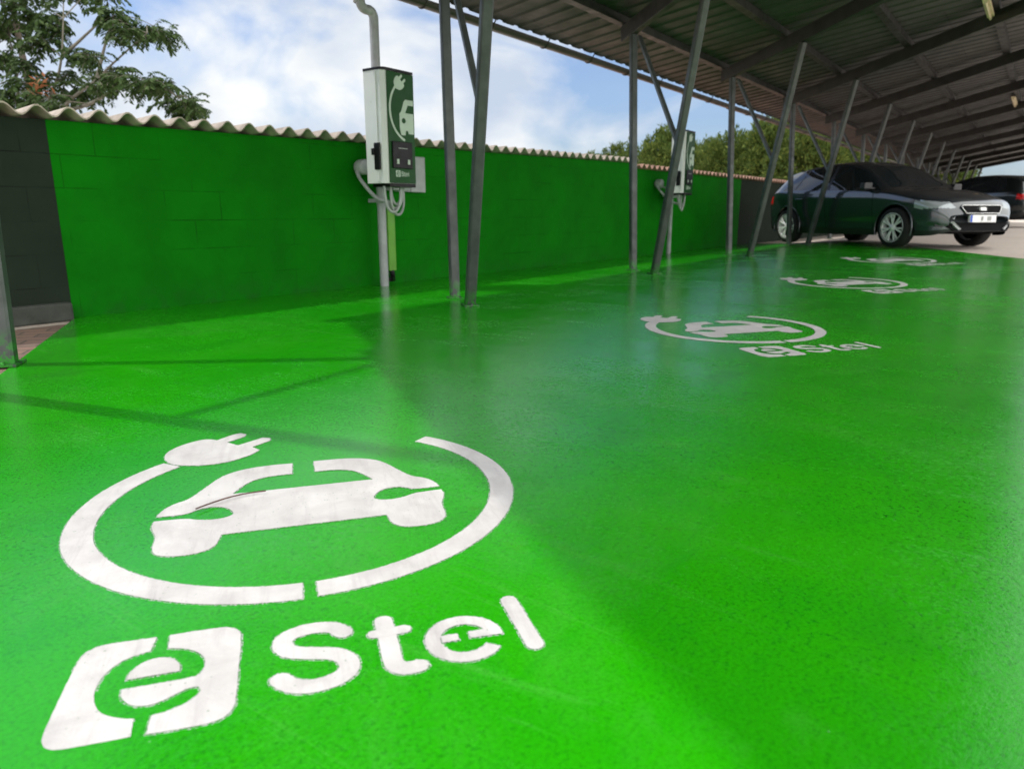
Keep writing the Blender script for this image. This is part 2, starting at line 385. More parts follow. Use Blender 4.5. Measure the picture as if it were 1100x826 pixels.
# ------------------------------------------------------------------ walls and their sheet roofs
def wall_prism(name, mat, segs, label, y0=WALL_Y, y1=WALL_Y+.2):
    mb = MB()
    for (xa, za, xb, zb) in segs:
        vs = [(xa,y0,-.1),(xb,y0,-.1),(xb,y0,zb),(xa,y0,za),(xa,y1,-.1),(xb,y1,-.1),(xb,y1,zb),(xa,y1,za)]
        mb.add(vs, [(0,1,2,3),(5,4,7,6),(0,3,7,4),(1,5,6,2),(3,2,6,7),(0,4,5,1)])
    return tag(mb.build(name, mat), label, 'wall')
XD = 12.75
wall_prism('dark_wall', 'dark_wall', [(-7, .98, .949, 1.135)], 'dark grey painted block wall left of the bright green wall')
wall_prism('green_wall', 'green_wall', [(.95, 1.135, 8.30, 1.285), (8.301, 1.215, XD, 1.262)], 'long low bright green painted block wall behind the charging bays')
wall_prism('dark_wall', 'dark_wall', [(XD+.001, 1.262, 44, 1.34)], 'dark unpainted wall continuing behind the parked hatchback')
mb = MB(); mb.box((-2.9, WALL_Y-.035, .045), (7.66, .066, .11))
tag(mb.build('concrete_ledge', 'concrete_curb', bevel=.012), 'low grey concrete ledge along the foot of the dark wall', 'kerb')

def corrugated(name, mat, x0, z0, x1, z1, label, y0, length, slope, pitch=.167, amp=.028, seed=0):
    rnd = random.Random(seed); n = int((x1-x0)/pitch*10); vs = []; fs = []; rows = [0, length*.5, length]
    ph = rnd.random()*6
    for top in (0, 1):
        for r_ in rows:
            for i in range(n+1):
                x = x0 + (x1-x0)*i/n; zz = z0 + (z1-z0)*i/n
                sheet_i = int((x-x0)/1.0); jit = (math.sin(sheet_i*7.31)*.012) if r_ == 0 else 0
                vs.append((x, y0 + r_ + jit, zz + r_*slope + amp*math.cos(2*math.pi*(x-x0)/pitch + ph) + top*.009))
    k = n+1; R_ = len(rows)
    for top in (0, 1):
        for r_ in range(R_-1):
            for i in range(n):
                b = top*R_*k + r_*k + i; fs.append((b, b+1, b+k+1, b+k))
    for i in range(n): fs.append((i, R_*k+i, R_*k+i+1, i+1))
    return tag(rawmesh(name, vs, fs, mat, smooth=False), label, 'roof')
corrugated('corrugated_roof', 'fibre_cement', -7, 1.01, 8.29, 1.315, 'grey corrugated fibre cement roof edge on top of the near green wall', WALL_Y-.10, 2.6, -.04)
corrugated('corrugated_roof', 'terracotta_cement', 8.31, 1.245, 44, 1.37, 'lower reddish corrugated roof edge on the far end of the green wall', WALL_Y-.10, 2.6, -.04, seed=3)

# ------------------------------------------------------------------ carport
SK = Vector((-.6018, -.7986, 0))            # direction of the skewed frames, away from the wall
SL = .14                                   # roof rise per metre away from the wall
def roof_z(y): return 2.560 + SL*(2.46 - y)  # underside of the sheet
YE, YM = 3.30, -1.62                         # eave and upper edge
XEND = 40.6
car_port = empty('carport', (0,0,0), label='long steel carport with sloping dark sheet roof on skewed V shaped posts', cat='carport')
# roof sheet: trapezoid profile, edges cut along the skew
prof = []; x = YM*0 - 6.0
while x < XEND + 1:
    prof += [(x, 0), (x+.16, 0), (x+.185, .014), (x+.235, .014)]; x += .26
def ycap(x):  return min(YE, 3.33 + (x-.92)/.7536)
def yflr(x):  return max(YM, 3.33 + (x-XEND)/.7536)
vs = []; fs = []; cols = [(x, dz) for x, dz in prof if ycap(x) > YM+.05 and yflr(x) < YE-.05]
for top in (0, 1):
    for x, dz in cols:
        for t in (0, .5, 1):
            y = yflr(x) + (ycap(x)-yflr(x))*t; vs.append((x, y, roof_z(y) + dz + top*.004))
n = len(cols)
for top in (0, 1):
    for i in range(n-1):
        for t in (0, 1):
            b = top*n*3 + i*3 + t; fs.append((b, b+1, b+4, b+3))
for i in range(n-1):
    for t in (0, 2): b = i*3+t; fs.append((b, b+3, n*3+b+3, n*3+b))
rawmesh('roof_sheet', vs, fs, 'roof_sheet', car_port)
# purlins
for i in range(5):
    y = 2.46 - i*.99; zt = roof_z(y) - .003
    xa = .92 + (y-3.33)*.7536 + .05; xb = XEND + (y-3.33)*.7536 - .05
    mb = MB(); mb.box(((xa+xb)/2, y, zt-.0375), (xb-xa, .055, .075)); mb.box(((xa+xb)/2, y+.045, zt-.071), (xb-xa, .034, .006))
    mb.build('purlin', 'purlin_steel', car_port)
# frames
def frame(k):
    bx = .159 + 2.87*k; by = 2.14; zb = zg(bx, by)
    def pt(t, z): return Vector((bx, by, 0)) + SK*t + Vector((0, 0, z))
    rz = lambda t: roof_z(by + SK.y*t) - .081      # purlin underside
    nrm = Vector((-SK.y, SK.x, 0))
    # rafter
    t0, t1 = -.42, (by - YM)/.7986 - .06; ht = .15
    mb = MB(); mb.bar(pt(t0, rz(t0)-ht/2), pt(t1, rz(t1)-ht/2), .07, ht, nrm, .006); mb.build('rafter', 'rafter_steel', car_port)
    def post(ta, tb, ztop):
        za = zg(*pt(ta, 0).xy)
        mb = MB(); mb.bar(pt(ta, za+.004), pt(tb, ztop), .068, .068, nrm, .010)
        p = mb.build('post', 'post_steel', car_port)
        mb = MB(); mb.box(pt(ta, za+.006), (.13, .10, .008), Matrix.Rotation(R(53), 3, 'Z'))
        for s_ in (1, -1): mb.lathe([(0, .012), (.008, .012), (.009, 0)], pt(ta + s_*.052, za+.010), 'z', 6)
        mb.build('base_plate', 'post_steel', p)
    post(0.0, -.20, rz(-.20)-ht-.002)
    post(.47, 1.17, rz(1.17)-ht-.004)
    mb = MB(); mb.bar(pt(-.06, rz(-.1)-ht-.06), pt(.775, 1.26), .038, .038, nrm, .004); mb.build('brace', 'galvanised', car_port)
for k in range(14): frame(k)
# gutter: half round trough hung below the eave on brackets
mb = MB(); gz = roof_z(YE) - .040; r_ = .058; gx0, gx1 = .86, XEND-.2
ns = 10; vs = []
for x in (gx0, gx1):
    for rr in (r_, r_-.004):
        for k in range(ns+1):
            t = math.pi*k/ns; vs.append((x, YE + .03 + rr*math.cos(t), gz - rr*math.sin(t)))
q = ns+1; fs = []
for k in range(ns): fs += [(k, k+1, 2*q+k+1, 2*q+k), (q+k, 3*q+k, 3*q+k+1, q+k+1)]
fs += [(0, 2*q, 3*q, q), (ns, q+ns, 3*q+ns, 2*q+ns)]
for e in (0, 2*q): fs += [(e+k, e+q+k, e+q+k+1, e+k+1) for k in range(ns)]
mb.add(vs, fs); gut = mb.build('gutter', 'gutter_metal', car_port)
x = 1.2
while x < 24:
    mb = MB(); mb.tube([(x, YE+.03+.062*math.cos(math.pi*k/8), gz-.062*math.sin(math.pi*k/8)) for k in range(9)] + [(x, YE-.05, roof_z(YE)-.012)], .007, 6)
    mb.build('bracket', 'gutter_metal', gut); x += .95

# downpipe from the gutter to the floor, carrying the near charger
PX, PY = 3.405, 3.262
mb = MB(); zt = gz - .05
path = [(PX-.13, PY+.02, zt), (PX-.13, PY+.02, zt-.10)]
for k in range(7):
    t = math.pi/2*k/6; path.append((PX-.13+.055*(1-math.cos(t)), PY+.01, zt-.12-.055*math.sin(t)))
for k in range(1, 7):
    t = math.pi/2*k/6; path.append((PX-.055+.055*math.sin(t), PY, zt-.175-.055*(1-math.cos(t))))
path.append((PX, PY, .004)); mb.tube(path, .037, 16)
dp = tag(mb.build('downpipe', 'grey_pvc'), 'round grey downpipe from the gutter running down behind the near charger', 'drainpipe')
mb = MB(); mb.lathe([(.037,-.05),(.046,-.045),(.046,.02),(.037,.025)], (PX-.13, PY+.02, zt-.09), 'z', 18); mb.build('pipe_collar', 'grey_pvc', dp)
mb = MB(); mb.lathe([(.037,-.02),(.045,-.018),(.045,.018),(.037,.02)], (PX, PY, .72), 'z', 18); mb.box((PX, PY+.08, .72), (.05,.10,.03)); mb.build('pipe_clamp', 'grey_pvc', dp)

# ------------------------------------------------------------------ emblem outlines (metres, u along the lettering, v up)
PLUG = [(-.294,.265),(-.323,.286),(-.342,.328),(-.347,.376),(-.331,.42),(-.301,.456),(-.268,.478),(-.244,.474),(-.227,.459),(-.186,.504),(-.168,.51),(-.152,.495),(-.153,.472),(-.199,.431),(-.168,.395),(-.105,.448),(-.086,.438),(-.084,.413),(-.13,.369),(-.111,.338),(-.119,.316),(-.149,.284),(-.185,.259),(-.234,.25)]
CAR = [(.045,-.186),(.163,-.186),(.165,-.209),(.169,-.234),(.188,-.256),(.228,-.262),(.262,-.252),(.277,-.237),(.284,-.214),(.285,-.156),(.296,-.13),(.302,-.105),(.301,-.080),(.238,-.083),(.219,-.097),(.186,-.106),(.160,-.102),(.147,-.090),(.147,-.078),(.160,-.052),(.178,-.038),(.198,-.034),(.221,-.040),(.241,-.062),(.300,-.059),(.298,-.041),(.289,-.014),(.271,.010),(.247,.024),(.219,.090),(.196,.144),(.172,.174),(.129,.196),(.076,.203),(.026,.202),(.027,.124),(.071,.124),(.108,.112),(.131,.087),(.147,.054),(.157,.030)]
def mirror(p): return [(-x, y) for x, y in p[::-1]]
def arc(cx, cy, r, a0, a1, n): return [(cx + r*math.cos(R(a0+(a1-a0)*i/n)), cy + r*math.sin(R(a0+(a1-a0)*i/n))) for i in range(n+1)]
def stroke(pts, wd, n=8):
    """a brush stroke with round ends"""
    P_ = [Vector(p) for p in pts]; hw = wd/2; lft = []; rgt = []
    for i, p in enumerate(P_):
        d = (P_[min(i+1, len(P_)-1)] - P_[max(i-1, 0)]).normalized(); nn = Vector((-d.y, d.x)); lft.append(p + nn*hw); rgt.append(p - nn*hw)
    def cap(c, d): a0 = math.degrees(math.atan2(d.y, d.x)); return [tuple(c + Vector((math.cos(R(a0+90-180*i/n)), math.sin(R(a0+90-180*i/n))))*hw) for i in range(1, n)]
    return [tuple(v) for v in lft] + cap(P_[-1], (P_[-1]-P_[-2]).normalized()) + [tuple(v) for v in rgt[::-1]] + cap(P_[0], (P_[0]-P_[1]).normalized())
def smooth(pts, n=5):
    o = []
    for i in range(len(pts)-1):
        p0, p1, p2, p3 = [Vector(pts[min(max(j, 0), len(pts)-1)]) for j in (i-1, i, i+1, i+2)]
        for k in range(n):
            t = k/n; o.append(tuple(.5*((2*p1) + (p2-p0)*t + (2*p0-5*p1+4*p2-p3)*t*t + (3*p1-p0-3*p2+p3)*t**3)))
    return o + [tuple(pts[-1])]
def chaikin(p, it=2, keep=48):
    """round the corners of a traced outline except the sharp ones"""
    for _ in range(it):
        q = []
        for i in range(len(p)):
            a, b, c = Vector(p[i-1]), Vector(p[i]), Vector(p[(i+1) % len(p)])
            ang = (b-a).angle(c-b) if (b-a).length > 1e-6 and (c-b).length > 1e-6 else 0
            if math.degrees(ang) > keep: q.append(tuple(b))
            else: q += [tuple(b + (a-b)*.25), tuple(b + (c-b)*.25)]
        p = q
    return p
RC = (.0, -.008); RI, RO = .422, .474
def ringseg(a0, a1, n=48): return arc(*RC, RO, a0, a1, n) + arc(*RC, RI, a1, a0, n)
def ring_left():
    a0, a1 = 138, 268.4; n = 52; o = []; i_ = []
    for k in range(n+1):
        a_ = a0 + (a1-a0)*k/n; t = min(1, (a_-138)/62.0)
        ro = .456 + (.476-.456)*t; ri = .397 + (.421-.397)*t
        o.append((RC[0]+ro*math.cos(R(a_)), RC[1]+ro*math.sin(R(a_)))); i_.append((RC[0]+ri*math.cos(R(a_)), RC[1]+ri*math.sin(R(a_))))
    return o + i_[::-1]
BOXL = [(-.224,-.533),(-.258,-.532),(-.290,-.531),(-.306,-.535),(-.317,-.547),(-.322,-.566),(-.323,-.626),(-.323,-.715),(-.320,-.733),(-.312,-.746),(-.300,-.752),(-.267,-.753),(-.219,-.753),(-.222,-.719),(-.236,-.714),(-.253,-.705),(-.267,-.692),(-.277,-.673),(-.282,-.649),(-.282,-.623),(-.274,-.598),(-.257,-.578),(-.227,-.568)]
BOXR = [(-.206,-.533),(-.167,-.533),(-.133,-.534),(-.118,-.539),(-.108,-.549),(-.103,-.567),(-.102,-.65),(-.101,-.722),(-.105,-.740),(-.115,-.752),(-.134,-.756),(-.169,-.756),(-.202,-.754),(-.202,-.719),(-.186,-.717),(-.167,-.709),(-.152,-.696),(-.147,-.684),(-.152,-.675),(-.164,-.674),(-.179,-.684),(-.195,-.694),(-.211,-.697),(-.226,-.693),(-.239,-.682),(-.247,-.667),(-.248,-.652),(-.204,-.652),(-.160,-.652),(-.150,-.643),(-.147,-.625),(-.151,-.607),(-.159,-.594),(-.171,-.583),(-.184,-.575),(-.204,-.569)]
BOXC = [(-.247,-.632),(-.246,-.618),(-.241,-.606),(-.233,-.596),(-.223,-.591),(-.210,-.590),(-.197,-.595),(-.187,-.605),(-.181,-.618),(-.180,-.632)]
LS = [stroke(smooth([(.044,-.601),(.030,-.584),(.006,-.577),(-.022,-.580),(-.041,-.594),(-.043,-.613),(-.030,-.631),(.001,-.643),(.031,-.655),(.046,-.675),(.044,-.698),(.024,-.714),(-.006,-.718),(-.031,-.709),(-.046,-.692)]), .029)]
LT = [stroke(smooth([(.106,-.588),(.107,-.640),(.107,-.692),(.111,-.709),(.124,-.717),(.141,-.716)]), .028), stroke([(.089,-.621),(.134,-.620)], .021)]
EC = (.217, -.669)
LE = [arc(*EC, .059, 12, 322, 40) + arc(*EC, .036, 322, 12, 34), arc(*EC, .0588, -6, 12, 4) + [(.2255,-.655),(.2255,-.672)], [(.1830,-.6555),(.2085,-.6555),(.2085,-.673),(.1830,-.673)]]
LL = [stroke([(.311,-.587),(.313,-.714)], .027)]
def flat(name, polys, parent, mat='paint_white', fn=None, z=0.0, ring=True):
    bm = bmesh.new()
    f = fn or (lambda u, v, zz: (u, v, zz))
    rnd = random.Random(len(polys[0])*13 + len(name)); worn = mat == 'paint_white'
    for j, p in enumerate(polys):
        q = []
        for v in p:
            if not q or (Vector(v)-Vector(q[-1])).length > 1e-4: q.append(v)
        if (Vector(q[0])-Vector(q[-1])).length < 1e-4: q.pop()
        if worn:                                  # the stencil edge wavers and bleeds a little
            d_ = []
            for i in range(len(q)):
                a_, b_ = Vector(q[i]), Vector(q[(i+1) % len(q)]); n = max(1, int((b_-a_).length/.006))
                d_ += [a_ + (b_-a_)*k/n for k in range(n)]
            n = len(d_); area = sum(d_[i-1].x*d_[i].y - d_[i].x*d_[i-1].y for i in range(n)); sg = 1 if area > 0 else -1
            def off(r0, r1): 
                o = []
                for i in range(n):
                    t = d_[(i+1) % n] - d_[i-1]; t = t.normalized() if t.length > 1e-6 else Vector((1, 0)); o.append(tuple(d_[i] + Vector((t.y, -t.x))*sg*rnd.uniform(r0, r1)))
                return o
            q = off(-.0005, .0003)
            halo = bm.faces.new([bm.verts.new(f(u, v, -.0008 + j*.0001)) for u, v in off(.0016, .0036)]); halo.material_index = 1
        bm.faces.new([bm.verts.new(f(u, v, z + j*.0003)) for u, v in q])
    bm.normal_update()
    for f in bm.faces:
        if fn is None and f.normal.z < 0: f.normal_flip()
    bmesh.ops.triangulate(bm, faces=bm.faces, ngon_method='EAR_CLIP')
    me = bpy.data.meshes.new(name); bm.to_mesh(me); bm.free(); me.materials.append(MT[mat])
    if worn: me.materials.append(MT['overspray'])
    o = bpy.data.objects.new(name, me); COL.objects.link(o); o.parent = parent
    return o
def tilt(o, x, y, rz):
    """lay an object on the sloping floor"""
    e = .3; n = Vector((-(zg(x+e, y)-zg(x-e, y))/(2*e), -(zg(x, y+e)-zg(x, y-e))/(2*e), 1)).normalized()
    a = Vector((math.cos(rz), math.sin(rz), 0)); a = (a - n*a.dot(n)).normalized(); b = n.cross(a)
    mm = Matrix((a, b, n)).transposed(); o.rotation_euler = mm.to_euler(); o.location = (x, y, zg(x, y) + .0018)
TA = R(-36.95)
em = empty('floor_emblem', (0,0,0), label='large crisp white plug and car emblem with lettering nearest the camera', cat='floor marking', group='white charging emblems painted on the green floor')
flat('cable_arc', [ring_left()], em); flat('plug', [chaikin(PLUG)], em)
flat('circle_arc', [ringseg(-88.5, 44.5)], em)
flat('car_symbol', [chaikin(CAR[1:] + mirror(CAR[1:]), 2, 52)], em)
flat('logo_square', [chaikin(BOXL, 1, 50), chaikin(BOXR, 1, 50), chaikin(BOXC, 1, 50)], em)
for l_ in (LS, LT, LE, LL): flat('letter', l_, em)
tilt(em, 0, 0, TA)
labs = ['second white plug and car emblem, beyond the nearest large one', 'small third white emblem, between the second emblem and the farthest', 'farthest tiny white emblem on the floor in front of the parked hatchback']
for k in (1, 2, 3):
    c = copy_tree(em); c['label'] = labs[k-1]
    tilt(c, 2.823*k + (.0, .03, .02, .0)[k], 0 + (.0, .02, .03, .12)[k], TA)
# dry twig lying on the first emblem
mb = MB(); pts = []
for k in range(9):
    t = k/8; u = -.224 + .14*t; v = -.052 + .064*t + .018*math.sin(math.pi*t)
    x = u*math.cos(TA) - v*math.sin(TA); y = u*math.sin(TA) + v*math.cos(TA); pts.append((x, y, zg(x, y) + .008))
mb.tube(pts, .0016, 6); tag(mb.build('dry_twig', 'twig_brown'), 'thin curved brown twig lying across the painted car emblem', 'twig')

# ------------------------------------------------------------------ chargers
def charger():
    root = empty('wall_charger', (0,0,0), label='white and green charging station on the grey pipe nearest the camera', cat='charging station', group='charging stations along the green wall')
    X0, X1, Y0, Y1, Z0, Z1 = 0.0, .335, 0.0, .19, .845, 1.668
    # shell: rounded plan with a bevelled front left corner, extruded
    plan = [(X0,Y1),(X0,Y0+.060),(X0+.006,Y0+.022),(X0+.030,Y0+.004),(X0+.045,Y0),(X1-.020,Y0),(X1-.004,Y0+.008),(X1,Y0+.03),(X1,Y1)]
    n = len(plan); mb = MB()
    mb.add([(x,y,Z0) for x,y in plan] + [(x,y,Z1) for x,y in plan], [(i,(i+1)%n,n+(i+1)%n,n+i) for i in range(n)] + [tuple(range(n)), tuple(range(n,2*n))])
    mb.build('body', 'charger_white', root)
    # front panel, full height
    mb = MB(); mb.box(((X0+.047+X1)/2+.004, Y0-.006, (Z0+Z1)/2), (X1-X0-.050, .010, Z1-Z0-.006)); fp = mb.build('front_panel', 'charger_green', root, .002)
    # caps
    for z, h_, nm in ((Z1, .018, 'top_cap'), (Z0, -.026, 'bottom_cap')):
        pl = [(X0+(x-X0)*1.0 + (-.004 if x < .1 else .006), y + (-.016 if y < .1 else 0)) for x, y in plan]
        if h_ < 0: pl = [(x if x > .1 else x + .06, y) for x, y in pl]
        mb = MB(); za, zb = (z+.0005, z+h_) if h_ > 0 else (z+h_, z-.0005)
        mb.add([(x,y,za) for x,y in pl] + [(x,y,zb) for x,y in pl], [(i,(i+1)%n,n+(i+1)%n,n+i) for i in range(n)] + [tuple(range(n)), tuple(range(n,2*n))])
        mb.build(nm, 'charger_black', root)
    # side rib and socket recess on the end face
    mb = MB(); mb.box((X0-.003, .062, (Z0+Z1)/2), (.008, .020, Z1-Z0-.02)); mb.build('side_rib', 'charger_white', root, .003)
    mb = MB(); mb.box((X0-.008, .062, Z0+.20), (.014, .062, .20)); mb.box((X0-.013, .100, Z0+.235), (.02, .03, .05)); sk = mb.build('socket', 'charger_black', root, .004)
    # display block
    mb = MB(); mb.box((X0+.185, Y0-.018, Z0+.215), (.215, .016, .20)); sc = mb.build('display', 'charger_black', root, .004)
    for dx in (-.06, .06):
        mb = MB(); mb.box((X0+.185+dx, Y0-.028, Z0+.165), (.022, .006, .036)); mb.build('indicator', 'decal_pale', sc)
    mb = MB(); mb.box((X0+.185, Y0-.0275, Z0+.265), (.10, .003, .006)); mb.build('screen_line', 'cable_grey', sc)
    # emblem on the front panel: plug, cable arc and the half of the car that fits the panel
    s = .36; ox, oz = X0+.318, Z0+.515
    def fn(u, v, zz): return (ox + u*s*1.35, Y0 - .0125 - zz, oz + v*s*1.25)
    lim = (X1 - .008 - ox)/(s*1.35)
    def clip(p):
        q = []
        for i in range(len(p)):
            a_, b_ = p[i-1], p[i]
            if (a_[0] <= lim) != (b_[0] <= lim):
                t = (lim-a_[0])/(b_[0]-a_[0]); q.append((lim, a_[1]+(b_[1]-a_[1])*t))
            if b_[0] <= lim: q.append(b_)
        return q
    carp = [(-.30,-.22),(-.30,.02),(-.26,.06),(-.20,.22),(-.16,.26),(.2,.26),(.2,-.30),(-.10,-.30),(-.12,-.25),(-.16,-.25),(-.18,-.33),(-.27,-.33),(-.29,-.26)]
    flat('car_symbol', [clip(carp)], fp, 'decal_pale', fn)
    flat('car_window', [clip([(-.17,.04),(-.11,.17),(.2,.17),(.2,.04)]), arc(-.21,-.09,.045,0,360,14)], fp, 'charger_green', fn, .0012)
    flat('plug', [[(x*1.0-.06, y*1.0+.15) for x, y in chaikin(PLUG)]], fp, 'decal_pale', fn)
    arcp = []
    for k in range(25):
        a_ = 132 + (250-132)*k/24; arcp.append((-.05+.46*math.cos(R(a_)), .08+.52*math.sin(R(a_))))
    flat('cable_arc', [stroke(arcp, .04)], fp, 'decal_pale', fn, .0006)
    s2 = .36
    def fn2(u, v, zz): return (X0+.185 + u*s2*.62, Y0 - .0125 - zz, Z0+.075 + (v+.645)*s2*.62)
    flat('logo_square', [BOXL, BOXR, BOXC], fp, 'decal_pale', fn2)
    for l_ in (LS, LT, LE, LL): flat('letter', l_, fp, 'decal_pale', fn2)
    # mounting box behind, on the right, reaching the wall
    mb = MB(); mb.box((.86, .478, .955), (.19, .045, .31)); mb.box((.66, .478, .83), (.21, .035, .055)); mb.box((.45, .36, .83), (.21, .20, .05)); mb.build('mounting_plate', 'grey_pvc', root, .006)
    # bracket to the pipe
    mb = MB(); mb.box((.30, .225, 1.40), (.16, .07, .06)); mb.box((.30, .225, .98), (.16, .07, .06)); mb.build('pipe_bracket', 'galvanised', root)
    # cables looping below the case
    for (xa, xb, ya, yb, dp_) in ((.06,.22,.07,.05,.20),(.09,.27,.10,.08,.17),(.12,.31,.06,.11,.22),(.18,.24,.12,.06,.14)):
        pts = []
        for k in range(15):
            t = k/14; pts.append((xa+(xb-xa)*(.5-.5*math.cos(math.pi*t)), ya+(yb-ya)*t, Z0-.02 - dp_*math.sin(math.pi*t)**.6))
        mb = MB(); mb.tube(pts, .0115, 8); mb.build('cable', 'cable_grey', root)
    pts = [Vector(p) for p in ((.19,.14,.70),(.14,.25,.74),(.10,.36,.86),(.12,.44,.94),(.16,.47,.98))]
    mb = MB(); mb.tube([tuple(v) for v in smooth([tuple(p) for p in pts], 6)], .016, 8); mb.build('cable', 'cable_grey', root)
    mb = MB(); mb.lathe([(.0,-.10),(.055,-.10),(.062,-.09),(.062,-.02),(.05,0.0)], (.175, .488, .985), 'y', 20); mb.build('inlet_socket', 'cable_grey', root)
    mb = MB(); mb.tube([(.20,.49,.985),(.30,.47,.96),(.36,.40,.92),(.34,.28,.88)], .014, 8); mb.build('cable', 'cable_grey', root)
    return root
ch = charger(); ch.location = (3.10, 2.895, 0)
ch2 = copy_tree(ch); ch2.location = (8.84, 2.895, .05); ch2['label'] = 'smaller white charging station partly hidden behind a slanted carport post'
mb = MB(); mb.tube([(9.30, 3.26, .02), (9.30, 3.26, .95), (9.18, 3.14, 1.0), (9.14, 3.10, 1.2)], .034, 14)
tag(mb.build('conduit_pipe', 'grey_pvc'), 'grey pipe standing under the far charging station', 'pipe')
mb = MB(); mb.box((3.60, 3.372, .40), (.085, .05, .56)); cdct = tag(mb.build('cable_duct', 'duct_green', bevel=.004), 'light green cable duct on the wall beside the grey downpipe', 'cable duct')
mb = MB(); mb.tube([(3.60, 3.365, .12), (3.60, 3.355, .07), (3.575, 3.33, .045), (3.53, 3.31, .05)], .022, 10); mb.build('black_elbow', 'charger_black', cdct)

# ------------------------------------------------------------------ ceiling lamps
for i, (x, lab) in enumerate(((8.75, 'yellowed tube lamp under the carport roof at the top edge'), (17.0, 'second yellowed tube lamp further back under the roof'))):
    t = empty('tube_lamp', (x, -.45, roof_z(-.45)-.10), label=lab, cat='lamp', group='tube lamps under the carport roof')
    if i == 0:
        mb = MB(); mb.box((.6, 0, -.02), (1.25, .075, .03)); mb.build('housing', 'lamp_yellowed', t, .004)
        mb = MB(); mb.tube([(.02,0,-.05),(1.18,0,-.05)], .016, 10); mb.build('tube', 'lamp_yellowed', t)
        mb = MB()
        for xx in (.0, 1.2): mb.box((xx, 0, -.05), (.03, .045, .04))
        mb.build('tube_holder', 'lamp_yellowed', t); lamp0 = t
    else:
        for chd in lamp0.children:
            c = chd.copy(); COL.objects.link(c); c.parent = t

# ------------------------------------------------------------------ cars
def lerp(T, x):
    if x <= T[0][0]: return T[0][1]
    for (a, va), (b, vb) in zip(T, T[1:]):
        if x <= b:
            t = (x-a)/(b-a); return va + (vb-va)*t
    return T[-1][1]
def spl(T):
    """smooth interpolation through the table (Catmull-Rom on sorted x)"""
    def f(x):
        if x <= T[0][0]: return T[0][1]
        for i in range(len(T)-1):
            if x <= T[i+1][0]:
                (x1, y1), (x2, y2) = T[i], T[i+1]
                x0, y0 = T[i-1] if i else (2*x1-x2, 2*y1-y2); x3, y3 = T[i+2] if i+2 < len(T) else (2*x2-x1, 2*y2-y1)
                h_ = x2-x1; m1 = (y2-y0)/(x2-x0)*h_; m2 = (y3-y1)/(x3-x1)*h_; t = (x-x1)/h_
                return (2*t**3-3*t*t+1)*y1 + (t**3-2*t*t+t)*m1 + (-2*t**3+3*t*t)*y2 + (t**3-t*t)*m2
        return T[-1][1]
    return f
ZT = spl([(-2.14,.62),(-2.12,.80),(-2.06,.92),(-1.95,1.05),(-1.72,1.30),(-1.45,1.385),(-.95,1.445),(-.4,1.462),(0,1.43),(.3,1.345),(.75,1.11),(1.02,.975),(1.5,.895),(1.85,.80),(2.02,.72),(2.10,.62),(2.14,.50)])
ZS = spl([(-2.14,.56),(-2.08,.80),(-1.9,.93),(-1.3,.955),(-.5,.925),(.5,.90),(1.02,.875),(1.5,.80),(1.85,.72),(2.02,.64),(2.10,.55),(2.14,.46)])
ZB = spl([(-2.14,.36),(-2.0,.26),(-1.5,.20),(1.5,.19),(1.95,.20),(2.14,.26)])
WS = spl([(-2.14,.66),(-2.08,.76),(-1.9,.84),(-1.4,.89),(0,.90),(1.2,.895),(1.6,.875),(1.9,.81),(2.05,.71),(2.14,.58)])
WT = spl([(-2.14,.60),(-1.95,.66),(-1.7,.60),(-1.3,.58),(-.4,.595),(.25,.615),(.75,.70),(1.05,.765),(1.5,.74),(1.9,.68),(2.05,.62),(2.14,.52)])
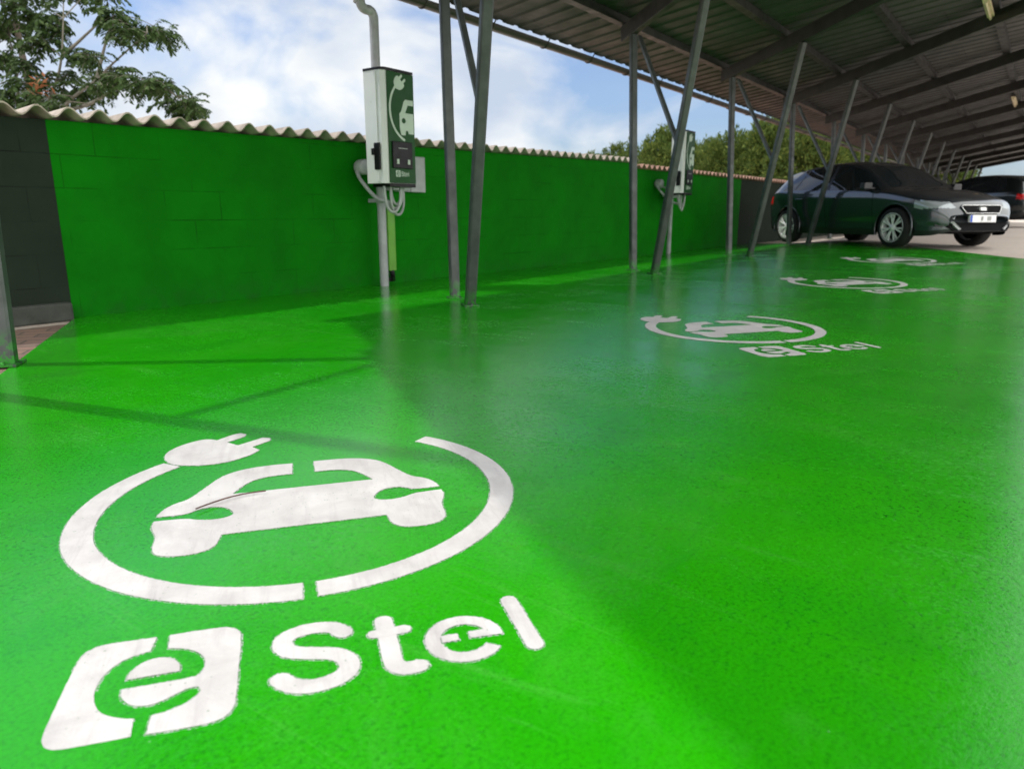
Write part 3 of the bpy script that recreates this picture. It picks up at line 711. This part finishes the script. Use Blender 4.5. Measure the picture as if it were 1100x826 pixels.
def car(name, paint_name, with_front=True):
    root = empty(name)
    NX, NS = 240, 92
    xs_ = [-2.14 + 4.28*(.5-.5*math.cos(math.pi*(i/NX)))*.35 + 4.28*(i/NX)*.65 for i in range(NX+1)]
    def section(x):
        zt, zs, zb, ws, wt = ZT(x), ZS(x), ZB(x), WS(x), WT(x); wt = min(wt, ws*.97)
        P_ = []
        n1 = 20                                   # lower side, zb..zs
        for k in range(n1+1):
            t = k/n1; z = zb + (zs-zb)*t
            y = ws*(.935 + .065*math.sin(min(1, t*1.5)*math.pi/2)) - .018*max(0, t-.75)/.25*ws
            y += .010*math.exp(-((t-.86)/.05)**2) - .012*math.exp(-((t-.30)/.08)**2)
            P_.append((y, z))
        ys0 = P_[-1][0]; zc = zt - min(.055, (zt-zs)*.45)
        n2 = 15
        for k in range(1, n2+1):
            t = k/n2; P_.append((ys0 + (wt-ys0)*t + .014*math.sin(math.pi*t), zs + (zc-zs)*t))
        n3 = 11; y0, z0 = P_[-1]
        for k in range(1, n3+1):
            t = k/n3; a_ = math.pi/2*t
            y = y0*(1-t); z = z0 + (zt-z0)*math.sin(min(1, t*1.45)*math.pi/2)**.85
            P_.append((y, z))
        return P_
    sec = [section(x) for x in xs_]; m_ = len(sec[0])
    verts = []; per = 2*m_ - 1
    for x, P_ in zip(xs_, sec):
        # plan curvature of the nose and tail
        for y, z in P_: verts.append((x - .10*(y/.9)**2*max(0, (x-1.6)/.54) + .07*(y/.9)**2*max(0, (-x-1.7)/.44), y, z))
        for y, z in P_[-2::-1]: verts.append((x - .10*(y/.9)**2*max(0, (x-1.6)/.54) + .07*(y/.9)**2*max(0, (-x-1.7)/.44), -y, z))
    AX = (1.30, -1.33); WR = .315
    groups = {}
    def cls(i, j, c):
        x, y, z = c; jj = j if j < m_-1 else per-2-j     # 0.. from the sill up
        ay = abs(y)
        for ax_ in AX:
            if (x-ax_)**2 + (z-WR)**2 < .375**2 and jj < 21: return None
        side_g = 20 <= jj < 36
        zt = ZT(x)
        if side_g and -1.62 < x < 1.0:
            pil = 1.0 - (z-.90)*1.72                      # A pillar line
            cp = -1.62 + (z-.97)*.72                      # C pillar line
            if z > ZS(x) + .020 and z < zt - .085 and x < pil - .05 and x > cp + .05:
                if abs(x + .30 + (z-1)*.12) > .035 and abs(x + 1.20 - (z-1)*.3) > .022: return 'side_window'
                return 'window_pillar'
        if jj >= 33 and .27 < x < 1.0 and ay < WT(x)-.045: return 'windscreen'
        if jj >= 33 and -1.97 < x < -1.72 and ay < WT(x)-.06: return 'rear_window'
        if with_front:
            if 1.66 < x and ay > .50 and z > .60 + (x-1.66)*.03 and z < .735 - (x-1.7)*.10 and jj > 14: return 'headlight'
        if x < -1.86 and ay > .42 and .74 < z < .88: return 'tail_light'
        if jj < 3: return 'sill'
        return 'body'
    for i in range(NX):
        for j in range(per-1):
            a0 = i*per+j; f = (a0, a0+per, a0+per+1, a0+1)
            c = [sum(verts[q][d] for q in f)/4 for d in range(3)]
            g_ = cls(i, j, c)
            if g_: groups.setdefault(g_, []).append(f)
    groups.setdefault('body', []).append(tuple(range(per))[::-1]); groups['body'].append(tuple(NX*per + k for k in range(per)))
    mats = dict(body=paint_name, side_window='glass', window_pillar='trim_black', windscreen='glass', rear_window='glass', headlight='lamp_clear', tail_light='lamp_red', sill='trim_black')
    def islands(F):
        par_ = {}
        def find(q):
            while par_.setdefault(q, q) != q: par_[q] = par_[par_[q]]; q = par_[q]
            return q
        for f in F:
            for q in f[1:]: par_[find(q)] = find(f[0])
        g_ = {}
        for f in F: g_.setdefault(find(f[0]), []).append(f)
        return sorted(g_.values(), key=len, reverse=True)
    for g_ in list(groups):
        if g_ in ('body', 'sill'): continue
        keep = []
        for isl in islands(groups[g_]):
            if len(isl) < 25: groups['body'] += isl
            else: keep += isl
        groups[g_] = keep
    def emit(nm, F, mat, par):
        us = sorted({q for f in F for q in f}); mpv = {q: k for k, q in enumerate(us)}
        return rawmesh(nm, [verts[q] for q in us], [tuple(mpv[q] for q in f) for f in F], mat, par, True)
    body = emit('body', groups['body'], mats['body'], root)
    for g_, F in groups.items():
        if g_ == 'body': continue
        if g_ in ('side_window', 'headlight', 'tail_light', 'window_pillar'):
            for sgn in (1, -1):
                Fs = [f for f in F if verts[f[0]][1]*sgn > 0]
                for isl in islands(Fs): emit(g_, isl, mats[g_], root)
        else: emit(g_, F, mats[g_], root)
    # dark floor pan, wheel wells and cabin lining inside the shell
    mb = MB(); mb.box((0, 0, .27), (3.7, 1.50, .10)); mb.box((-.35, 0, .62), (2.3, 1.56, .55))
    for ax_ in AX: mb.box((ax_, 0, .56), (.84, 1.1, .46))
    mb.build('underbody', 'interior', root)
    for ax_ in AX:
        for s_ in (1, -1):
            mb = MB(); pts = [(ax_ + .378*math.cos(R(a_)), s_*(.885 if ax_ < 0 else .880), WR + .378*math.sin(R(a_))) for a_ in range(-18, 200, 8)]
            mb.tube(pts, .016, 6); mb.build('wheel_arch', 'trim_black' if not with_front else paint_name, body)
            y0 = s_*.80; wroot = None
            mb = MB(); W_ = .105
            mb.lathe([(.215,-W_),(.285,-W_),(.308,-W_*.8),(.315,-W_*.4),(.315,W_*.4),(.308,W_*.8),(.285,W_),(.215,W_),(.215,-W_)], (ax_, y0, WR), 'y', 40)
            wl = mb.build('wheel', 'black_rubber', root)
            mb = MB(); mb.lathe([(.235,W_*.98*s_),(.228,W_*1.04*s_),(.212,W_*.9*s_),(.205,0)], (ax_, y0, WR), 'y', 40)
            yo = y0 + s_*W_*.82
            for k in range(7):                             # paired spokes
                for d_ in (-.15, .15):
                    a_ = 2*math.pi*k/7 + .3 + ax_; a2 = a_ + d_
                    mb.bar((ax_ + .045*math.cos(a_), yo, WR + .045*math.sin(a_)), (ax_ + .218*math.cos(a2), yo + s_*.008, WR + .218*math.sin(a2)), .026, .018, (math.sin(a2), 0, -math.cos(a2)), .004)
            mb.lathe([(.0,.018*s_),(.05,.016*s_),(.058,0),(.058,-.02*s_)], (ax_, yo, WR), 'y', 20)
            mb.build('rim', 'alloy', wl)
            mb = MB(); mb.lathe([(.0, 0),(.20, 0)], (ax_, y0 - s_*.02, WR), 'y', 24); mb.build('brake_disc', 'interior', wl)
    # mirrors, handles, door seams
    for s_ in (1, -1):
        mb = MB(); mb.box((.72, s_*.955, .985), (.11, .17, .115)); mb.box((.76, s_*.86, .945), (.05, .10, .035)); mb.build('mirror', 'trim_black', root, .03)
        for xx in (-.12, -1.02):
            mb = MB(); mb.box((xx, s_*.905, .815), (.20, .026, .026)); mb.build('door_handle', paint_name, body, .008)
        for x0_, x1_ in ((.86, .82), (-.26, -.31), (-.98, -1.12)):
            mb = MB(); pts = []
            for k in range(9):
                z = .26 + (.86-.26)*k/8; x_ = x0_ + (x1_-x0_)*k/8; P_ = section(x_)
                yy = min(P_[:21], key=lambda q: abs(q[1]-z))[0]; pts.append((x_, s_*(yy+.0005), z))
            mb.tube(pts, .004, 5); mb.build('door_seam', 'interior', body)
    if with_front:
        mb = MB(); hexa = [(-.36,.655),(.36,.655),(.40,.635),(.33,.535),(-.33,.535),(-.40,.635)]
        def xn(y, z):
            x = 2.14
            while x > 1.5 and (WS(x)*.985 < abs(y) or ZT(x) < z): x -= .005
            return x - .10*(y/.9)**2*max(0, (x-1.6)/.54) + .004
        def panel(poly, off, dep):
            mbb = MB(); n = len(poly)
            mbb.add([(xn(y, z)+off, y, z) for y, z in poly] + [(xn(y, z)-dep, y, z) for y, z in poly], [tuple(range(n))] + [(i, (i+1) % n, n+(i+1) % n, n+i) for i in range(n)])
            return mbb
        panel(hexa, .018, .14).build('grille', 'interior', root)
        mb = MB(); mb.tube([(xn(y, z)+.022, y, z) for y, z in hexa + hexa[:1]], .006, 8); mb.build('grille_frame', 'chrome', root)
        panel([(-.055,.625),(.055,.625),(.06,.60),(.055,.575),(-.055,.575),(-.06,.60)], .026, .02).build('badge', 'plate_white', root)
        pl = panel([(-.26,.51),(.26,.51),(.26,.40),(-.26,.40)], .018, .02).build('number_plate', 'plate_white', root)
        panel([(-.256,.507),(-.215,.507),(-.215,.403),(-.256,.403)], .020, .0).build('blue_band', 'plate_blue', pl)
        for k, yy in enumerate((-.02, .10, .14)):
            panel([(yy-.013,.487),(yy+.013,.487),(yy+.013,.425),(yy-.013,.425)], .0195, .0).build('plate_mark', 'cable_grey', pl)
        panel([(-.56,.395),(.56,.395),(.62,.33),(.52,.265),(-.52,.265),(-.62,.33)], .034, .10).build('lower_intake', 'interior', root)
        for s_ in (1, -1):
            panel([(s_*.50,.485),(s_*.74,.50),(s_*.75,.46),(s_*.52,.445)], -.006, .16).build('fog_lamp', 'lamp_clear', root)
            panel([(s_*.58,.44),(s_*.76,.435),(s_*.72,.34),(s_*.66,.32)], -.006, .16).build('side_intake', 'trim_black', root)
            panel([(s_*.42,.30),(s_*.46,.285),(s_*.60,.405),(s_*.56,.41)], .040, .06).build('bumper_blade', 'grey_pvc', root)
    return root
c1 = car('parked_car', 'paint_green_black')
tag(c1, 'dark green-black hatchback parked nose out beside the carport posts', 'car', 'cars parked under the carport')
HD = R(-127)
def place_car(c, x, y, hd, sc=1.0):
    c.location = (x, y, 0); c.rotation_euler = (0, 0, hd); c.scale = (sc, sc, sc); f = Vector((math.cos(hd), math.sin(hd))); l_ = Vector((-f.y, f.x))
    zs_ = [zg(*(Vector((x, y)) + f*a_*1.3 + l_*b_*.8)) for a_ in (1,-1) for b_ in (1,-1)]
    zf, zr = (zs_[0]+zs_[1])/2, (zs_[2]+zs_[3])/2
    c.location.z = (zf+zr)/2 + .004; c.rotation_euler = (0, -math.atan2(zf-zr, 2.6), hd)
CS = .875
fw = Vector((10.62, .40)); f_ = Vector((math.cos(HD), math.sin(HD))); l2 = Vector((-f_.y, f_.x))
ctr = fw - f_*1.30*CS + l2*.80*CS
place_car(c1, ctr.x, ctr.y, HD, CS)
c2 = car('parked_car', 'paint_grey_black', False)
tag(c2, 'dark grey car with red tail lamp at the right edge, beyond the hatchback', 'car', 'cars parked under the carport')
place_car(c2, 26.1, .45, R(53), 1.03)

# warning sign far down the row
t = empty('traffic_sign', (27.5, 2.55, 0), rz=R(-140), label='small red and white warning triangle far behind the hatchback bonnet', cat='sign')
mb = MB(); mb.tube([(0,0,0),(0,0,2.1)], .03, 10); mb.build('pole', 'galvanised', t)
mb = MB(); r3 = [(math.cos(R(a_))*.40, math.sin(R(a_))*.40) for a_ in (90, 210, 330)]
mb.add([(.035, y, 1.75+z) for y, z in r3] + [(.05, y, 1.75+z) for y, z in r3], [(0,2,1),(3,4,5),(0,1,4,3),(1,2,5,4),(2,0,3,5)]); sg = mb.build('sign_board', 'sign_red', t)
mb = MB(); mb.add([(.053, y*.62, 1.75+z*.62) for y, z in r3], [(0,1,2)]); mb.build('sign_face', 'plate_white', sg)

# ------------------------------------------------------------------ trees
def at(px, py, dist):
    """a world point seen at pixel (px, py) of the photograph, dist metres along the view"""
    d = FV + RV*((px-550)/764.5) - UV*((py-413)/764.5); return CAM + d*dist
def quad_leaf(vs, fs, c, d, wdir, ln, wd):
    o = len(vs); a_ = c + d*ln*.5
    vs += [tuple(c), tuple(a_ + wdir*wd*.5), tuple(c + d*ln), tuple(a_ - wdir*wd*.5)]; fs.append((o, o+1, o+2, o+3))
def compound_leaf(vs, fs, st_v, st_f, base, d, ln, rnd):
    """arching rachis with paired hanging leaflets"""
    p = base.copy(); d = d.normalized(); n = 9; step = ln/n; pts = [tuple(p)]
    for k in range(n):
        d = (d + Vector((0,0,-.17))).normalized(); p = p + d*step; pts.append(tuple(p))
        if k < 1: continue
        side = d.cross(Vector((0,0,1))); side = side.normalized() if side.length > .05 else Vector((1,0,0))
        for s_ in (1, -1):
            ld = (side*s_*.9 + d*.45 + Vector((0,0,-.35 - rnd.random()*.3)) + Vector((rnd.uniform(-.2,.2), rnd.uniform(-.2,.2), rnd.uniform(-.2,.2)))).normalized()
            wv = ld.cross(Vector((rnd.uniform(-.6,.6), rnd.uniform(-.6,.6), 1))).normalized()
            quad_leaf(vs, fs, p, ld, wv, ln*(.32 if k < n-1 else .28)*rnd.uniform(.8,1.15), ln*.13)
    st_v.append(pts)
def broad_tree():
    rnd = random.Random(11); D = 11.5
    clumps = [(22,12,.9),(52,18,.95),(8,30,.9),(38,44,.85),(62,32,.6),(5,62,.7),(28,70,.7),(120,16,.95),(132,34,.6),(158,30,.85),(180,36,.6),(84,58,.7),(97,62,.4),(122,78,.95),(138,88,.6),(160,88,.9),(178,94,.5),(92,98,.9),(108,92,.5),(194,112,.95),(208,112,.5),(202,122,.6),(24,92,.8),(54,88,.8),(12,108,.9),(44,108,.7),(60,116,.6),(74,80,.4),(30,-14,1),(70,-18,1),(110,-16,.9),(-20,20,1),(-25,70,1),(-14,104,1),(2,-20,1),(66,104,.5)]
    base = at(38, 112, D); base = Vector((base.x, base.y, 0))
    root = empty('broad_leaved_tree', base, label='leafy tree with drooping feathery leaves behind the dark wall', cat='tree')
    vs, fs, st = [], [], []; tw = MB(); o_ = [base]
    hub = [at(36, 140, D), at(20, 118, D+.3), at(62, 122, D-.2)]
    mb = MB(); mb.tube([base, base + Vector((.02,.03,.9)), at(38, 160, D), hub[0], at(34, 100, D), at(24, 60, D+.2), at(14, 10, D+.2), at(8, -30, D)], [.13,.115,.10,.085,.065,.05,.04,.03], 10)
    def rel(mbx): mbx.v = [tuple(Vector(v) - base) for v in mbx.v]
    rel(mb); mb.build('trunk', 'bark', root)
    def limb(pts, r0, r1): 
        sm = [Vector(p) for p in smooth([tuple(p) for p in pts], 5)]; tw.tube(sm, r0, 7, True, r1)
    limbs = [[hub[0], at(58, 96, D-.3), at(66, 62, D-.5), at(68, 20, D-.6)], [hub[2], at(80, 104, D-.5), at(104, 86, D-.8), at(122, 68, D-1.0), at(158, 36, D-1.1)],
             [hub[2], at(96, 112, D-.6), at(126, 96, D-.9), at(160, 88, D-1), at(190, 104, D-1)], [hub[1], at(18, 84, D), at(10, 40, D+.3)], [at(104,86,D-.8), at(112, 52, D-.9), at(122, 16, D-1)], [at(66,62,D-.5), at(90,40,D-.6), at(118,14,D-.8)]]
    for l_ in limbs: limb(l_, .030, .009)
    nodes = [p for l_ in limbs for p in l_]
    for (px, py, k) in clumps:
        c = at(px, py, D + rnd.uniform(-1.0, .6) - (px > 90)*.5)
        nn = min(nodes, key=lambda q: (q-c).length); mid = (nn+c)/2 + Vector((0,0,.06)); tw.tube([nn, mid, c], .010, 5, True, .005)
        nl = int(24 + 16*k)
        for i in range(nl):
            az = rnd.uniform(0, 2*math.pi); el = rnd.uniform(-.35, 1.0); d = Vector((math.cos(az)*math.cos(el), math.sin(az)*math.cos(el), math.sin(el)))
            compound_leaf(vs, fs, st, None, c + Vector((rnd.gauss(0,.07), rnd.gauss(0,.07), rnd.gauss(0,.05))), d, .26*k*rnd.uniform(.7, 1.15) + .10, rnd)
    for s_ in st[::3]: tw.tube(s_, .0035, 3, False)
    rel(tw); tw.build('branches', 'twig', root)
    rawmesh('crown', [tuple(Vector(v)-base) for v in vs], fs, 'leaf_dark', root)
    vs, fs, st = [], [], []
    for i in range(26):
        c = at(40 + rnd.gauss(0,6), 92 + rnd.gauss(0,5), D-.9); d = Vector((rnd.gauss(0,1), rnd.gauss(0,1), rnd.gauss(-.2,.7)))
        quad_leaf(vs, fs, c, d.normalized(), d.cross(Vector((.3,.2,1))).normalized(), .14, .05)
    rawmesh('dead_leaves', [tuple(Vector(v)-base) for v in vs], fs, 'leaf_orange', root)
broad_tree()

def bushy_mesh(seed, Rr=2.6, H=4.6):
    rnd = random.Random(seed); vs, fs = [], []
    lobes = []
    for i in range(22):
        a_ = rnd.uniform(0, 6.28); r_ = Rr*math.sqrt(rnd.random())*.8; z = H*(.50 + .36*rnd.random()) - .10*r_*r_
        lobes.append((Vector((r_*math.cos(a_), r_*math.sin(a_), z)), rnd.uniform(.6, 1.05)))
    lobes.append((Vector((0,0,H*.84)), .9))
    for c, rad in lobes:
        for t_ in range(36):
            d = Vector((rnd.gauss(0,1), rnd.gauss(0,1), rnd.gauss(.25,1))).normalized(); p = c + d*rad*rnd.uniform(.62, 1.08)
            for q_ in range(19):
                pp = p + Vector((rnd.gauss(0,.13), rnd.gauss(0,.13), rnd.gauss(0,.10))); dd = (d + Vector((rnd.gauss(0,.7), rnd.gauss(0,.7), rnd.gauss(.3,.6)))).normalized()
                quad_leaf(vs, fs, pp, dd, dd.cross(Vector((rnd.gauss(0,1), rnd.gauss(0,1), rnd.gauss(0,1)))).normalized(), rnd.uniform(.16,.30), rnd.uniform(.06,.11))
    me = bpy.data.meshes.new('crown'); me.from_pydata(vs, [], fs); me.materials.append(MT['leaf_pine']); me.update()
    tb = MB(); tb.tube([(0,0,-.1),(.05,.03,H*.25),(-.05,.04,H*.5),(.05,0,H*.8)], [.17,.14,.10,.04], 8)
    for c, rad in lobes[:8]: tb.tube([(0,.02,H*.36), (c.x*.5, c.y*.5, (H*.36+c.z)/2 - .1), tuple(c)], .06, 6, True, .02)
    return me, tb
metas = [bushy_mesh(s) for s in (3, 8, 21)]
trunks = []
for me, tb in metas:
    o = tb.build('trunk', 'bark'); trunks.append(o.data); bpy.data.objects.remove(o)
# px of the crown's middle, py of its top, distance, width in px
rows = [(640,163,38,60),(672,150,36,66),(712,139,33,76),(752,148,36,66),(784,137,31,78),(822,128,29,90),(862,126,27,92),(908,134,29,96),(948,140,33,92),(985,150,38,80),(1012,160,44,70)]
tl = ['leftmost low bushy tree at the end of the far tree row', 'second bushy tree from the left in the far row, behind the green wall', 'rounded bushy tree just left of the far charging station', 'bushy tree directly behind the far charging station', 'bushy tree right of the far charging station', 'tall yellow-green bushy tree behind the third pair of posts', 'tall bushy tree above the rear of the hatchback', 'bushy tree above the roof of the hatchback', 'shaded bushy tree seen between posts above the hatchback windscreen', 'distant bushy tree seen above the hatchback bonnet', 'rightmost distant bushy tree under the carport roof']
for i, (px, py, D, wpx) in enumerate(rows):
    p = at(px, 229, D); top = at(px, py, D).z
    k = i % 3; sc = wpx*D/764.5/5.2; scz = (top)/4.95
    t = empty('bushy_tree', (p.x, p.y, 0), rz=i*1.3, label=tl[i], cat='tree', group='bushy trees beyond the wall'); t.scale = (sc, sc, scz)
    c = bpy.data.objects.new('crown', metas[k][0]); COL.objects.link(c); c.parent = t
    c = bpy.data.objects.new('trunk', trunks[k]); COL.objects.link(c); c.parent = t
